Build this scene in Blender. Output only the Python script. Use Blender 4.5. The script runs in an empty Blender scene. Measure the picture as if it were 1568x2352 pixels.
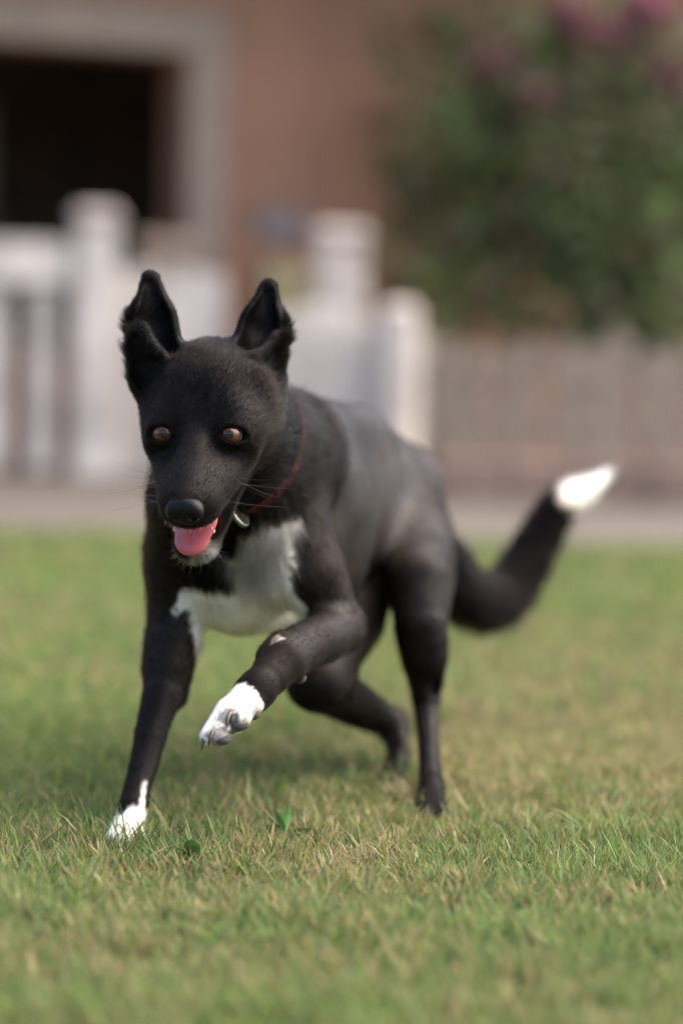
import bpy, math, random
import numpy as np
from mathutils import Vector, Matrix
from mathutils.bvhtree import BVHTree

random.seed(7)
rng = np.random.default_rng(7)
R = math.radians
scene = bpy.context.scene
COL = scene.collection

# ------------------------------------------------------------------ camera
CAM_H, PITCH, ROLL = 0.578, R(4.04), R(1.3)
LENS, SENSOR = 85.0, 36.0
FPX = LENS / SENSOR * 2352.0                    # focal length in the units of the sketch grid (1568 x 2352)
cam_fwd = np.array([0, math.cos(PITCH), -math.sin(PITCH)])
_up0 = np.array([0, math.sin(PITCH), math.cos(PITCH)])
_r0 = np.array([1.0, 0, 0])
cam_right = _r0 * math.cos(ROLL) + _up0 * math.sin(ROLL)
cam_up = -_r0 * math.sin(ROLL) + _up0 * math.cos(ROLL)
cam_pos = np.array([0, 0, CAM_H])
cd = bpy.data.cameras.new('camera')
cam = bpy.data.objects.new('camera', cd)
COL.objects.link(cam)
m3 = np.stack([cam_right, cam_up, -cam_fwd], axis=1)
cam.matrix_world = Matrix.Translation(cam_pos) @ Matrix(m3.tolist()).to_4x4()
cd.sensor_fit = 'VERTICAL'
cd.sensor_height = SENSOR
cd.sensor_width = 24
cd.lens = LENS
cd.clip_start = 0.05
cd.clip_end = 3000
cd.dof.use_dof = True
cd.dof.focus_distance = 2.665
cd.dof.aperture_fstop = 1.4
scene.camera = cam

# ------------------------------------------------------------------ world, sun, exposure
SUN_EL, SUN_AZ = R(54), R(78)                   # azimuth from +Y towards +X: behind the house, to the right
world = bpy.data.worlds.new('World')
scene.world = world
world.use_nodes = True
wn = world.node_tree
wn.nodes.clear()
sky = wn.nodes.new('ShaderNodeTexSky')
sky.sky_type = 'NISHITA'
sky.sun_disc = False
sky.sun_elevation = SUN_EL
sky.sun_rotation = SUN_AZ
sky.dust_density = 3.0
sky.air_density = 0.7
sky.ozone_density = 0.3
bg = wn.nodes.new('ShaderNodeBackground')
bg.inputs['Strength'].default_value = 0.14
wo = wn.nodes.new('ShaderNodeOutputWorld')
wn.links.new(sky.outputs[0], bg.inputs[0])
wn.links.new(bg.outputs[0], wo.inputs[0])
sl = bpy.data.lights.new('sun', 'SUN')
sl.energy = 2.4
sl.angle = R(85)
sl.color = (1.0, 0.88, 0.73)
sun = bpy.data.objects.new('sun', sl)
COL.objects.link(sun)
sdir = Vector((math.sin(SUN_AZ) * math.cos(SUN_EL), math.cos(SUN_AZ) * math.cos(SUN_EL), math.sin(SUN_EL)))
sun.rotation_euler = (-sdir).to_track_quat('-Z', 'Y').to_euler()
sun.location = (4, 6, 8)
scene.view_settings.view_transform = 'Standard'
scene.view_settings.look = 'None'
scene.view_settings.exposure = 1.7
scene.view_settings.gamma = 1.0
scene.view_settings.use_curve_mapping = False
scene.cycles.use_denoising = True
scene.cycles.max_bounces = 10
scene.cycles.transparent_max_bounces = 12
scene.cycles.blur_glossy = 0.5
scene.cycles.sample_clamp_indirect = 6.0


# ------------------------------------------------------------------ helpers
def P(u, v, z):
    """Sketch-grid point (u right, v down) at depth z metres along the lens axis -> world point."""
    return cam_pos + z * (cam_fwd + (u - 784.0) / FPX * cam_right - (v - 1176.0) / FPX * cam_up)


def ground_at(u, v):
    d = cam_fwd + (u - 784.0) / FPX * cam_right - (v - 1176.0) / FPX * cam_up
    return cam_pos + d * (-cam_pos[2] / d[2])


def nrm(a):
    a = np.asarray(a, float)
    return a / (np.linalg.norm(a) + 1e-12)


def hash3(ix, iy, iz, seed=0):
    h = (ix.astype(np.uint32) * np.uint32(374761393) + iy.astype(np.uint32) * np.uint32(668265263)
         + iz.astype(np.uint32) * np.uint32(2147483647 & 1274126177) + np.uint32((seed * 974711) & 0xffffffff))
    h = (h ^ (h >> np.uint32(13))) * np.uint32(1274126177)
    h = h ^ (h >> np.uint32(16))
    return (h & np.uint32(0xffff)).astype(np.float64) / 65535.0


def vnoise(p, scale, seed=0):
    q = np.asarray(p, float) * scale + 1000.0
    i = np.floor(q).astype(np.int64)
    f = q - i
    f = f * f * (3 - 2 * f)
    out = np.zeros(len(q))
    for dx in (0, 1):
        for dy in (0, 1):
            for dz in (0, 1):
                w = ((f[:, 0] if dx else 1 - f[:, 0]) * (f[:, 1] if dy else 1 - f[:, 1])
                     * (f[:, 2] if dz else 1 - f[:, 2]))
                out += w * hash3(i[:, 0] + dx, i[:, 1] + dy, i[:, 2] + dz, seed)
    return out


def sstep(a, b, x):
    t = np.clip((x - a) / (b - a), 0, 1)
    return t * t * (3 - 2 * t)


def mesh_obj(name, verts, faces, mat=None, parent=None, smooth=True, kind=None):
    """verts (n,3); faces: (m,k) array or a list of tuples."""
    me = bpy.data.meshes.new(name)
    if isinstance(faces, np.ndarray):
        n, k = faces.shape
        me.vertices.add(len(verts))
        me.vertices.foreach_set('co', np.asarray(verts, np.float32).ravel())
        me.loops.add(n * k)
        me.loops.foreach_set('vertex_index', faces.astype(np.int32).ravel())
        me.polygons.add(n)
        me.polygons.foreach_set('loop_start', np.arange(0, n * k, k, dtype=np.int32))
        me.update(calc_edges=True)
        me.validate()
    else:
        me.from_pydata([tuple(v) for v in verts], [], faces)
        me.update()
    if smooth:
        me.polygons.foreach_set('use_smooth', np.ones(len(me.polygons), bool))
    o = bpy.data.objects.new(name, me)
    COL.objects.link(o)
    if mat:
        me.materials.append(mat)
    if parent is not None:
        o.parent = parent
        o.matrix_parent_inverse = Matrix.Identity(4)
        if parent.location.length > 0 or parent.rotation_euler.z != 0:
            pw = parent_world(parent)
            o.matrix_parent_inverse = pw.inverted()
    if kind:
        o['kind'] = kind
    return o


def parent_world(o):
    m = Matrix.LocRotScale(o.location, o.rotation_euler, o.scale)
    if o.parent:
        return parent_world(o.parent) @ o.matrix_parent_inverse @ m
    return m


def empty(name, loc, label, cat, group=None):
    o = bpy.data.objects.new(name, None)
    COL.objects.link(o)
    o.location = Vector(loc)
    o.empty_display_size = 0.1
    o['label'] = label
    o['category'] = cat
    if group:
        o['group'] = group
    return o


class Geo:
    """collects shapes for one mesh"""
    def __init__(self):
        self.v, self.f = [], []

    def box(self, c, half, ax=None, bevel=0.0):
        ax = np.eye(3) if ax is None else np.asarray(ax)
        c = np.asarray(c, float)
        b = len(self.v)
        hx, hy, hz = half
        e = min(bevel, hx * .9, hy * .9, hz * .9)
        if e <= 0:
            for sx in (-1, 1):
                for sy in (-1, 1):
                    for sz in (-1, 1):
                        self.v.append(c + ax[0] * hx * sx + ax[1] * hy * sy + ax[2] * hz * sz)
            self.f += [tuple(b + i for i in q) for q in
                       ((0, 1, 3, 2), (4, 6, 7, 5), (0, 4, 5, 1), (2, 3, 7, 6), (0, 2, 6, 4), (1, 5, 7, 3))]
            return
        ring = [(-hx + e, -hy), (hx - e, -hy), (hx, -hy + e), (hx, hy - e), (hx - e, hy), (-hx + e, hy), (-hx, hy - e), (-hx, -hy + e)]
        sc = [(-hz, (hx - e) / hx, (hy - e) / hy), (-hz + e, 1, 1), (hz - e, 1, 1), (hz, (hx - e) / hx, (hy - e) / hy)]
        for z, fx, fy in sc:
            for x, y in ring:
                self.v.append(c + ax[0] * x * fx + ax[1] * y * fy + ax[2] * z)
        for k in range(3):
            for i in range(8):
                j = (i + 1) % 8
                self.f.append((b + k * 8 + i, b + k * 8 + j, b + k * 8 + 8 + j, b + k * 8 + 8 + i))
        self.f.append(tuple(b + i for i in reversed(range(8))))
        self.f.append(tuple(b + 24 + i for i in range(8)))

    def tube(self, pts, rad, n=8, cap=True):
        pts = [np.asarray(p, float) for p in pts]
        b = len(self.v)
        ref = np.array([0.31, 0.2, 0.93])
        for i, p in enumerate(pts):
            t = nrm(pts[min(i + 1, len(pts) - 1)] - pts[max(i - 1, 0)])
            a = nrm(np.cross(t, ref))
            c = np.cross(t, a)
            r = rad[i] if hasattr(rad, '__len__') else rad
            for k in range(n):
                an = 2 * math.pi * k / n
                self.v.append(p + r * (math.cos(an) * a + math.sin(an) * c))
        for i in range(len(pts) - 1):
            for k in range(n):
                j = (k + 1) % n
                self.f.append((b + i * n + k, b + i * n + j, b + (i + 1) * n + j, b + (i + 1) * n + k))
        if cap:
            self.f.append(tuple(b + k for k in reversed(range(n))))
            self.f.append(tuple(b + (len(pts) - 1) * n + k for k in range(n)))

    def ball(self, c, rad, ax=None, nu=16, nv=10):
        ax = np.eye(3) if ax is None else np.asarray(ax)
        c = np.asarray(c, float)
        rad = np.ones(3) * rad
        b = len(self.v)
        for i in range(1, nv):
            th = math.pi * i / nv
            for k in range(nu):
                ph = 2 * math.pi * k / nu
                q = np.array([math.sin(th) * math.cos(ph), math.sin(th) * math.sin(ph), math.cos(th)]) * rad
                self.v.append(c + q @ ax)
        top = len(self.v)
        self.v.append(c + np.array([0, 0, rad[2]]) @ ax)
        self.v.append(c - np.array([0, 0, rad[2]]) @ ax)
        for i in range(nv - 2):
            for k in range(nu):
                j = (k + 1) % nu
                self.f.append((b + i * nu + k, b + (i + 1) * nu + k, b + (i + 1) * nu + j, b + i * nu + j))
        for k in range(nu):
            j = (k + 1) % nu
            self.f.append((top, b + k, b + j))
            self.f.append((top + 1, b + (nv - 2) * nu + j, b + (nv - 2) * nu + k))

    def build(self, name, mat, parent=None, smooth=False, kind=None):
        return mesh_obj(name, self.v, self.f, mat, parent, smooth, kind)


# ------------------------------------------------------------------ materials
def new_mat(name):
    m = bpy.data.materials.new(name)
    m.use_nodes = True
    nt = m.node_tree
    return m, nt, nt.nodes['Principled BSDF'], nt.nodes['Material Output']


def simple(name, col, rough=0.6, var=0.25, scale=8.0, bump=0.0, bscale=60.0, metallic=0.0, spec=0.5, col2=None):
    m, nt, b, out = new_mat(name)
    n = nt.nodes.new('ShaderNodeTexNoise')
    n.inputs['Scale'].default_value = scale
    n.inputs['Detail'].default_value = 6
    geo = nt.nodes.new('ShaderNodeNewGeometry')
    nt.links.new(geo.outputs['Position'], n.inputs['Vector'])
    mix = nt.nodes.new('ShaderNodeMix')
    mix.data_type = 'RGBA'
    c2 = col2 if col2 else tuple(max(0, c * (1 - var)) for c in col)
    c1 = tuple(min(1, c * (1 + var * .6)) for c in col)
    mix.inputs['A'].default_value = (*c2, 1)
    mix.inputs['B'].default_value = (*c1, 1)
    ramp = nt.nodes.new('ShaderNodeMapRange')
    ramp.inputs['From Min'].default_value = 0.3
    ramp.inputs['From Max'].default_value = 0.7
    nt.links.new(n.outputs['Fac'], ramp.inputs['Value'])
    nt.links.new(ramp.outputs['Result'], mix.inputs['Factor'])
    nt.links.new(mix.outputs['Result'], b.inputs['Base Color'])
    b.inputs['Roughness'].default_value = rough
    b.inputs['Metallic'].default_value = metallic
    b.inputs['Specular IOR Level'].default_value = spec
    if bump > 0:
        n2 = nt.nodes.new('ShaderNodeTexNoise')
        n2.inputs['Scale'].default_value = bscale
        n2.inputs['Detail'].default_value = 5
        nt.links.new(geo.outputs['Position'], n2.inputs['Vector'])
        bp = nt.nodes.new('ShaderNodeBump')
        bp.inputs['Strength'].default_value = bump
        bp.inputs['Distance'].default_value = 0.01
        nt.links.new(n2.outputs['Fac'], bp.inputs['Height'])
        nt.links.new(bp.outputs['Normal'], b.inputs['Normal'])
    return m


def attr_mat(name, rough=0.6, spec=0.3, translucent=0.0, sheen=0.0):
    m, nt, b, out = new_mat(name)
    a = nt.nodes.new('ShaderNodeAttribute')
    a.attribute_name = 'tint'
    nt.links.new(a.outputs['Color'], b.inputs['Base Color'])
    b.inputs['Roughness'].default_value = rough
    b.inputs['Specular IOR Level'].default_value = spec
    if sheen:
        b.inputs['Sheen Weight'].default_value = sheen
        b.inputs['Sheen Roughness'].default_value = 0.5
    if translucent:
        t = nt.nodes.new('ShaderNodeBsdfTranslucent')
        nt.links.new(a.outputs['Color'], t.inputs['Color'])
        mx = nt.nodes.new('ShaderNodeMixShader')
        mx.inputs[0].default_value = translucent
        nt.links.new(b.outputs[0], mx.inputs[1])
        nt.links.new(t.outputs[0], mx.inputs[2])
        nt.links.new(mx.outputs[0], out.inputs[0])
    return m


def set_tint(me, cols, domain='POINT'):
    a = me.attributes.new('tint', 'FLOAT_COLOR', domain)
    c = np.ones((len(cols), 4), np.float32)
    c[:, :3] = cols
    a.data.foreach_set('color', c.ravel())



# ------------------------------------------------------------------ the setting
WALL_TH = R(24)
M_wall = simple('plaster_terracotta', (0.46, 0.245, 0.155), 0.9, 0.22, 2.2, 0.25, 40)
M_trim = simple('stone_trim', (0.42, 0.325, 0.25), 0.85, 0.15, 5, 0.2, 60)
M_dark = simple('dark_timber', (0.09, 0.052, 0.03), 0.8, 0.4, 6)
M_room = simple('room_plaster', (0.30, 0.24, 0.17), 0.9, 0.3, 3)
M_roof = simple('eave_timber', (0.12, 0.07, 0.045), 0.8, 0.3, 9)
M_white = simple('white_paint', (0.67, 0.60, 0.53), 0.6, 0.38, 3.5, 0.1, 90)
M_pinkwhite = simple('weathered_pale_paint', (0.55, 0.47, 0.42), 0.7, 0.15, 7, 0.1, 90)
M_brownwood = simple('weathered_wood', (0.30, 0.235, 0.18), 0.85, 0.35, 11, 0.3, 80)
M_brick = simple('red_clay', (0.27, 0.185, 0.145), 0.9, 0.25, 5, 0.3, 50)
M_path = simple('pale_path', (0.10, 0.085, 0.071), 0.9, 0.14, 3.5, 0.3, 70)

# ground sheet
m_soil, nt, b, out = new_mat('lawn_soil')
geo = nt.nodes.new('ShaderNodeNewGeometry')
n1 = nt.nodes.new('ShaderNodeTexNoise')
n1.inputs['Scale'].default_value = 3.0
n1.inputs['Detail'].default_value = 8
n2 = nt.nodes.new('ShaderNodeTexNoise')
n2.inputs['Scale'].default_value = 90
n2.inputs['Detail'].default_value = 4
for n in (n1, n2):
    nt.links.new(geo.outputs['Position'], n.inputs['Vector'])
mA = nt.nodes.new('ShaderNodeMix')
mA.data_type = 'RGBA'
mA.inputs['A'].default_value = (0.075, 0.10, 0.03, 1)
mA.inputs['B'].default_value = (0.19, 0.15, 0.075, 1)
nt.links.new(n1.outputs['Fac'], mA.inputs['Factor'])
mB = nt.nodes.new('ShaderNodeMix')
mB.data_type = 'RGBA'
mB.blend_type = 'MULTIPLY'
mB.inputs['Factor'].default_value = 0.7
nt.links.new(mA.outputs['Result'], mB.inputs['A'])
nt.links.new(n2.outputs['Color'], mB.inputs['B'])
nt.links.new(mB.outputs['Result'], b.inputs['Base Color'])
b.inputs['Roughness'].default_value = 0.95
g = Geo()
g.v = [np.array(p, float) for p in ((-400, -400, 0), (400, -400, 0), (400, 400, 0), (-400, 400, 0))]
g.f = [(0, 1, 2, 3)]
go = g.build('ground', m_soil, kind='structure')
go['label'] = 'flat earth under the lawn and yard'

# path between the lawn and the house
pa, pb = ground_at(0, 1232), ground_at(1568, 1272)
pd = nrm(pb - pa)
pn = np.array([-pd[1], pd[0], 0])
g = Geo()
c0 = (pa + pb) / 2
g.v = [c0 - pd * 14 + [0, 0, .012], c0 + pd * 14 + [0, 0, .012], c0 + pd * 14 + pn * 12 + [0, 0, .012], c0 - pd * 14 + pn * 12 + [0, 0, .012],
       c0 - pd * 14 - pn * .01 + [0, 0, -.05], c0 + pd * 14 - pn * .01 + [0, 0, -.05]]
g.f = [(0, 1, 2, 3), (4, 5, 1, 0)]
po = g.build('path', M_path, kind='structure')
po['label'] = 'pale sandy path between lawn and house'
LAWN_C, LAWN_D, LAWN_N = c0, pd, pn

# house: frame along the wall (s), outwards (o), up
W0 = P(478, 1100, 10.9)
W0[2] = 0.0
ws = np.array([math.cos(WALL_TH), math.sin(WALL_TH), 0])
wi = np.array([-math.sin(WALL_TH), math.cos(WALL_TH), 0])          # into the house
up = np.array([0, 0, 1.0])
AX = np.stack([ws, wi, up])


def W(s, i, z):
    return W0 + ws * s + wi * i + up * z


house = empty('house', W0, 'terracotta plastered house wall with a large dark framed opening', 'house')
OPL, OPR, OPT = -3.1, -0.145, 1.83          # opening left, right, top (inner edges)
g = Geo()
g.box(W((OPR + 9) / 2, .125, 1.35), ((9 - OPR) / 2, .125, 1.35), AX)
g.box(W((OPL - 8) / 2, .125, 1.35), ((OPL + 8) / 2, .125, 1.35), AX)
g.box(W((OPL + OPR) / 2, .125, (OPT + 2.7) / 2), ((OPR - OPL) / 2 - .002, .122, (2.7 - OPT) / 2 - .002), AX)
g.build('wall', M_wall, house)
TR = 0.19
for nm, s0, s1, z0, z1 in (('jamb', OPR + .005, OPR + TR, 0, OPT), ('jamb', OPL - TR, OPL - .005, 0, OPT), ('lintel', OPL - TR, OPR + TR, OPT + .003, OPT + TR)):
    g = Geo()
    g.box(W((s0 + s1) / 2, -.02, (z0 + z1) / 2), ((s1 - s0) / 2, .035, (z1 - z0) / 2), AX, .008)
    g.build(nm, M_trim, house)
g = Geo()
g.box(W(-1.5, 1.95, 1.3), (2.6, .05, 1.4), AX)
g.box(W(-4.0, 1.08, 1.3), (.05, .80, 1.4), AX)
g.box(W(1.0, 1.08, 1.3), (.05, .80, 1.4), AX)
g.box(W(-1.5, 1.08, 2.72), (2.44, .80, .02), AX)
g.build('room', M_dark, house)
g = Geo()
for k in range(9):
    g.box(W(-2.35 + .055 * k, 1.1 + .03 * (k % 2), .85), (.027, .02, .75), AX, .01)
g.build('curtain', M_room, house)
g = Geo()
for k in range(6):
    g.box(W(-.98 + .055 * k, 1.2 + .03 * (k % 2), .9), (.027, .02, .8), AX, .01)
g.build('curtain', M_room, house)
g = Geo()
g.box(W(.5, -.42, 2.77), (9.0, .74, .06), AX)
g.build('roof', M_roof, house)

# white railing on the left, slatted, with a capped post
def rail_frame(u, v, z, th):
    o = P(u, v, z)
    o[2] = 0
    s = np.array([math.cos(th), math.sin(th), 0])
    i = np.array([-math.sin(th), math.cos(th), 0])
    return o, np.stack([s, i, up])


o, ax = rail_frame(212, 1090, 9.9, R(10))
rl = empty('white_railing', o, 'white slatted railing with a wide top rail and capped post before the dark opening', 'railing')
def B(o, ax, s, i, z, hs, hi, hz, bev=.006):
    g = Geo()
    g.box(o + ax[0] * s + ax[1] * i + up * z, (hs, hi, hz), ax, bev)
    return g


B(o, ax, 0, 0, .505, .085, .07, .505).build('post', M_white, rl)
pc = B(o, ax, 0, 0, 1.055, .10, .085, .045, .03)
pc.build('post_cap', M_pinkwhite, rl)
B(o, ax, -1.0, 0, .865, .912, .045, .09).build('top_rail', M_white, rl)
for k in range(9):
    B(o, ax, -.21 - .195 * k, 0, .40, .050 + .006 * (k % 2), .018, .372).build('slat', M_white, rl)

o1, ax1 = rail_frame(80, 1090, 10.15, R(10))
lw_ = empty('parapet', o1, 'low brown plastered parapet wall behind the white slatted railing', 'low wall')
B(o1, ax1, -.75, 0, .26, 1.05, .06, .26, .01).build('base', M_wall, lw_)
B(o1, ax1, -.75, 0, .545, 1.07, .075, .022, .008).build('coping', M_trim, lw_)

# panel continuing right of the post, lower
o2, ax2 = rail_frame(330, 1090, 9.95, R(6))
lp = empty('white_fence', o2, 'low white boarded panel between the capped post and the dog head', 'fence panel')
for k in range(5):
    B(o2, ax2, -.115 + .098 * k, 0, .42, .046, .02, .42 + .02 * (k % 2)).build('board', M_white, lp)
B(o2, ax2, .08, .045, .6, .25, .022, .04).build('crossbar', M_white, lp)

# pale grey pedestal in front of the jamb
o2, ax2 = rail_frame(372, 1090, 10.25, R(12))
pp = empty('grey_pedestal', o2, 'pale grey stone pedestal standing at the foot of the door jamb', 'pedestal')
B(o2, ax2, 0, 0, .5, .10, .10, .44, .01).build('shaft', M_trim, pp)
B(o2, ax2, 0, 0, .97, .13, .13, .03, .01).build('cap', M_trim, pp)
B(o2, ax2, 0, 0, .03, .13, .13, .03, .01).build('base', M_trim, pp)

# white stepped fence behind the dog
o3, ax3 = rail_frame(830, 1090, 9.4, R(8))
sp = empty('white_gate', o3, 'white stepped wooden gate of upright boards behind the back of the dog', 'gate')
hts = [.68, .70, .72, .70, .67, .66, .64, .62]
for k in range(8):
    s = -.33 + .075 * k
    B(o3, ax3, s, 0, hts[k] / 2, .036, .018, hts[k] / 2).build('board', M_white, sp)
B(o3, ax3, -.05, .045, .55, .31, .022, .045).build('crossbar', M_white, sp)
B(o3, ax3, -.05, .045, .2, .31, .022, .045).build('crossbar', M_white, sp)
o4, ax4 = rail_frame(908, 1090, 9.3, R(8))
gp = empty('gate_post', o4, 'thick white post with a rounded top at the open end of the gate', 'post')
B(o4, ax4, 0, 0, .365, .072, .06, .365, .03).build('shaft', M_white, gp)
B(o4, ax4, 0, 0, .075, .085, .07, .075, .01).build('base', M_white, gp)
o5, ax5 = rail_frame(768, 1090, 9.8, R(8))
tp = empty('tall_post', o5, 'tall pale post with a pinkish band standing behind the white gate', 'post')
B(o5, ax5, 0, 0, .42, .10, .08, .42, .01).build('shaft', M_white, tp)
B(o5, ax5, 0, 0, .905, .10, .075, .062, .004).build('band', M_pinkwhite, tp)
B(o5, ax5, 0, 0, 1.005, .11, .085, .035, .02).build('cap', M_pinkwhite, tp)

# yellow drum and blue grey box by the wall
M_yel = simple('yellow_ochre_paint', (0.33, 0.28, 0.15), 0.6, 0.2, 9)
M_blu = simple('blue_grey_metal', (0.24, 0.20, 0.195), 0.5, 0.15, 9)
o6, ax6 = rail_frame(642, 1090, 10.2, R(15))
yb = empty('yellow_crate_stand', o6, 'ochre yellow painted stand below the blue grey box at the wall', 'stand')
B(o6, ax6, 0, 0, .78, .10, .09, .12, .01).build('bin', M_yel, yb)
for sx in (-1, 1):
    for sy in (-1, 1):
        B(o6, ax6, sx * .075, sy * .065, .33, .014, .014, .33, .003).build('leg', M_yel, yb)
B(o6, ax6, 0, 0, .25, .06, .05, .012, .003).build('shelf', M_yel, yb)
bx_c = P(640, 522, 10.45)
bb = empty('blue_grey_box', bx_c, 'small blue grey box on a pole above the ochre stand', 'box')
g = Geo()
g.box(bx_c, (.12, .07, .05), ax6, .01)
g.build('housing', M_blu, bb)
g = Geo()
g.box(bx_c + up * .06, (.13, .08, .009), ax6, .004)
g.build('lid', M_blu, bb)
g = Geo()
g.tube([[bx_c[0], bx_c[1], 0], [bx_c[0], bx_c[1], bx_c[2] - .05]], .018, 10)
g.build('pole', M_blu, bb)

# brown picket fence on a clay kerb, right
fa = ground_at(990, 1158)
fb = ground_at(1900, 1176)
fd = nrm(fb - fa)
fn = np.array([-fd[1], fd[0], 0])
AXF = np.stack([fd, fn, up])
FL = 3.6
kb = empty('clay_kerb', fa, 'low red clay kerb wall under the brown picket fence', 'kerb')
nb = 14
for k in range(nb):
    g = Geo()
    g.box(fa + fd * ((k + .5) * FL / nb) + up * .085 + fn * .02, (FL / nb / 2 - .003, .09, .085 + .003 * (k % 3)), AXF, .01)
    g.build('block', M_brick, kb)
pf = empty('picket_fence', fa + fn * .05 + up * .17, 'weathered brown picket fence on the clay kerb under the flowering shrub', 'fence')
for k in range(34):
    h = .36 + .11 * random.random()
    s = .04 + k * .105 + random.uniform(-.012, .012)
    g = Geo()
    c = fa + fd * s + fn * .03
    w = .040 + .012 * random.random()
    g.box(c + up * (.175 + h / 2), (w, .012, h / 2), AXF, .004)
    b0 = len(g.v)
    t = .175 + h - .004
    g.v += [c + fd * (-w + .004) - fn * .008 + up * t, c + fd * (w - .004) - fn * .008 + up * t, c - fn * .008 + up * (t + .05),
            c + fd * (-w + .004) + fn * .008 + up * t, c + fd * (w - .004) + fn * .008 + up * t, c + fn * .008 + up * (t + .05)]
    g.f += [(b0, b0 + 1, b0 + 2), (b0 + 5, b0 + 4, b0 + 3), (b0 + 1, b0 + 4, b0 + 5, b0 + 2), (b0, b0 + 2, b0 + 5, b0 + 3)]
    g.build('picket', M_brownwood, pf)
for z in (.28, .5):
    g = Geo()
    g.box(fa + fd * FL / 2 + fn * .06 + up * z, (FL / 2, .014, .03), AXF, .004)
    g.build('rail', M_brownwood, pf)

# flowering shrubs: trunk, limbs, leaves, pink flowers
M_leaf = attr_mat('shrub_leaf', 0.55, 0.3, 0.3)
M_bark = simple('bark', (0.09, 0.065, 0.045), 0.9, 0.35, 20, 0.5, 90)


def leaf_cloud(centers, radii, n, size, cols, seed, aspect=.35):
    r = np.random.default_rng(seed)
    w = np.array([q[0] * q[1] * q[2] for q in radii])
    pick = r.choice(len(centers), n, p=w / w.sum())
    d = r.normal(size=(n, 3))
    d /= np.linalg.norm(d, axis=1)[:, None]
    rad = r.random(n) ** .45
    c = np.asarray(centers)[pick] + d * rad[:, None] * np.asarray(radii)[pick]
    L = size * r.uniform(.6, 1.3, n)
    t = r.normal(size=(n, 3)) + d * .8
    t /= np.linalg.norm(t, axis=1)[:, None]
    s = np.cross(t, r.normal(size=(n, 3)))
    s /= np.linalg.norm(s, axis=1)[:, None]
    nn = np.cross(t, s)
    wd = L * aspect
    v = np.stack([c, c + t * (L * .5)[:, None] + s * (wd * .5)[:, None] - nn * (L * .05)[:, None], c + t * L[:, None] - nn * (L * .12)[:, None],
                  c + t * (L * .5)[:, None] - s * (wd * .5)[:, None] - nn * (L * .05)[:, None]], axis=1).reshape(-1, 3)
    f = np.arange(4 * n).reshape(n, 4)
    ci = r.choice(len(cols), n)
    col = np.asarray(cols)[ci] * r.uniform(.6, 1.35, n)[:, None]
    clump = .55 + .9 * vnoise(c, 3.2, seed)
    col = np.clip(col * clump[:, None], 0, 1)
    return v, f, np.repeat(col, 4, axis=0)


def shrub(name, label, base, blobs, n, size, cols, seed, flowers, stems):
    root = empty(name, base, label, 'shrub')
    g = Geo()
    for pts, r0 in stems:
        g.tube(pts, [r0 * (1 - .6 * i / (len(pts) - 1)) for i in range(len(pts))], 8)
    g.build('trunk', M_bark, root, True)
    v, f, c = leaf_cloud([b[0] for b in blobs], [b[1] for b in blobs], n, size, cols, seed)
    o = mesh_obj('foliage', v, f, M_leaf, root, False, 'stuff')
    set_tint(o.data, c)
    for k, (fc, fr) in enumerate(flowers):
        v, f, c = leaf_cloud([fc], [fr], 260, .05, [(.45, .10, .22), (.38, .08, .18), (.50, .17, .29), (.12, .14, .06)], seed + 31 + k, .8)
        o = mesh_obj('flower_cluster', v, f, M_leaf, root, False, 'stuff')
        set_tint(o.data, c)
    return root


GREENS = [(.15, .20, .07), (.165, .195, .085), (.12, .155, .06), (.24, .20, .135), (.13, .25, .045), (.21, .17, .125)]
Zs = 10.2
bs = lambda u, v, z: P(u, v, z)
base = P(1490, 1090, 9.6); base[2] = 0
blobs = [(bs(1060, 420, 10.4), (.34, .4, .42)), (bs(1010, 620, 10.3), (.22, .35, .24)), (bs(1250, 350, 10.2), (.45, .5, .55)), (bs(1450, 500, 10.0), (.45, .5, .55)),
         (bs(1300, 620, 10.1), (.5, .4, .28)), (bs(1560, 650, 9.8), (.4, .4, .4)), (bs(1420, 150, 10.3), (.45, .5, .35)), (bs(1150, 190, 10.5), (.33, .35, .22)),
         (bs(1620, 300, 10.1), (.45, .5, .6)), (bs(1780, 500, 10.2), (.5, .5, .7)), (bs(960, 240, 10.6), (.26, .2, .12)), (bs(1100, 30, 10.6), (.10, .15, .16)),
         (bs(1500, 800, 9.7), (.22, .2, .14)), (bs(1120, 760, 9.9), (.25, .2, .10)), (bs(870, 300, 10.7), (.13, .12, .08)), (bs(915, 420, 10.6), (.16, .15, .2)), (bs(905, 580, 10.5), (.14, .15, .2)), (bs(940, 690, 10.2), (.14, .15, .12)), (bs(1080, 700, 9.9), (.2, .2, .16)), (bs(1400, 760, 9.7), (.3, .2, .14)), (bs(1250, 730, 9.8), (.25, .2, .12)), (bs(960, 120, 10.6), (.22, .2, .16)), (bs(1130, 70, 10.5), (.3, .2, .16))]
flowers = [(bs(1165, 150, 10.2), (.13, .12, .09)), (bs(1370, 75, 10.0), (.17, .15, .09)), (bs(1490, 20, 10.0), (.13, .12, .09)), (bs(1555, 180, 9.9), (.09, .1, .12)),
           (bs(1250, 210, 10.0), (.09, .1, .06)), (bs(1300, 40, 10.0), (.07, .1, .06))]
T = lambda u, v, z: P(u, v, z)
stems = [([base, T(1492, 980, 9.62), T(1478, 850, 9.7), T(1440, 650, 9.9), T(1400, 420, 10.1), T(1380, 200, 10.2)], .055),
         ([T(1478, 850, 9.7), T(1530, 700, 9.8), T(1590, 450, 10.0), T(1600, 250, 10.1)], .035),
         ([T(1440, 650, 9.9), T(1300, 480, 10.1), T(1150, 330, 10.4), T(1000, 240, 10.6), T(880, 300, 10.7)], .03),
         ([T(1300, 480, 10.1), T(1180, 560, 10.2), T(1050, 580, 10.3)], .02)]
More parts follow.
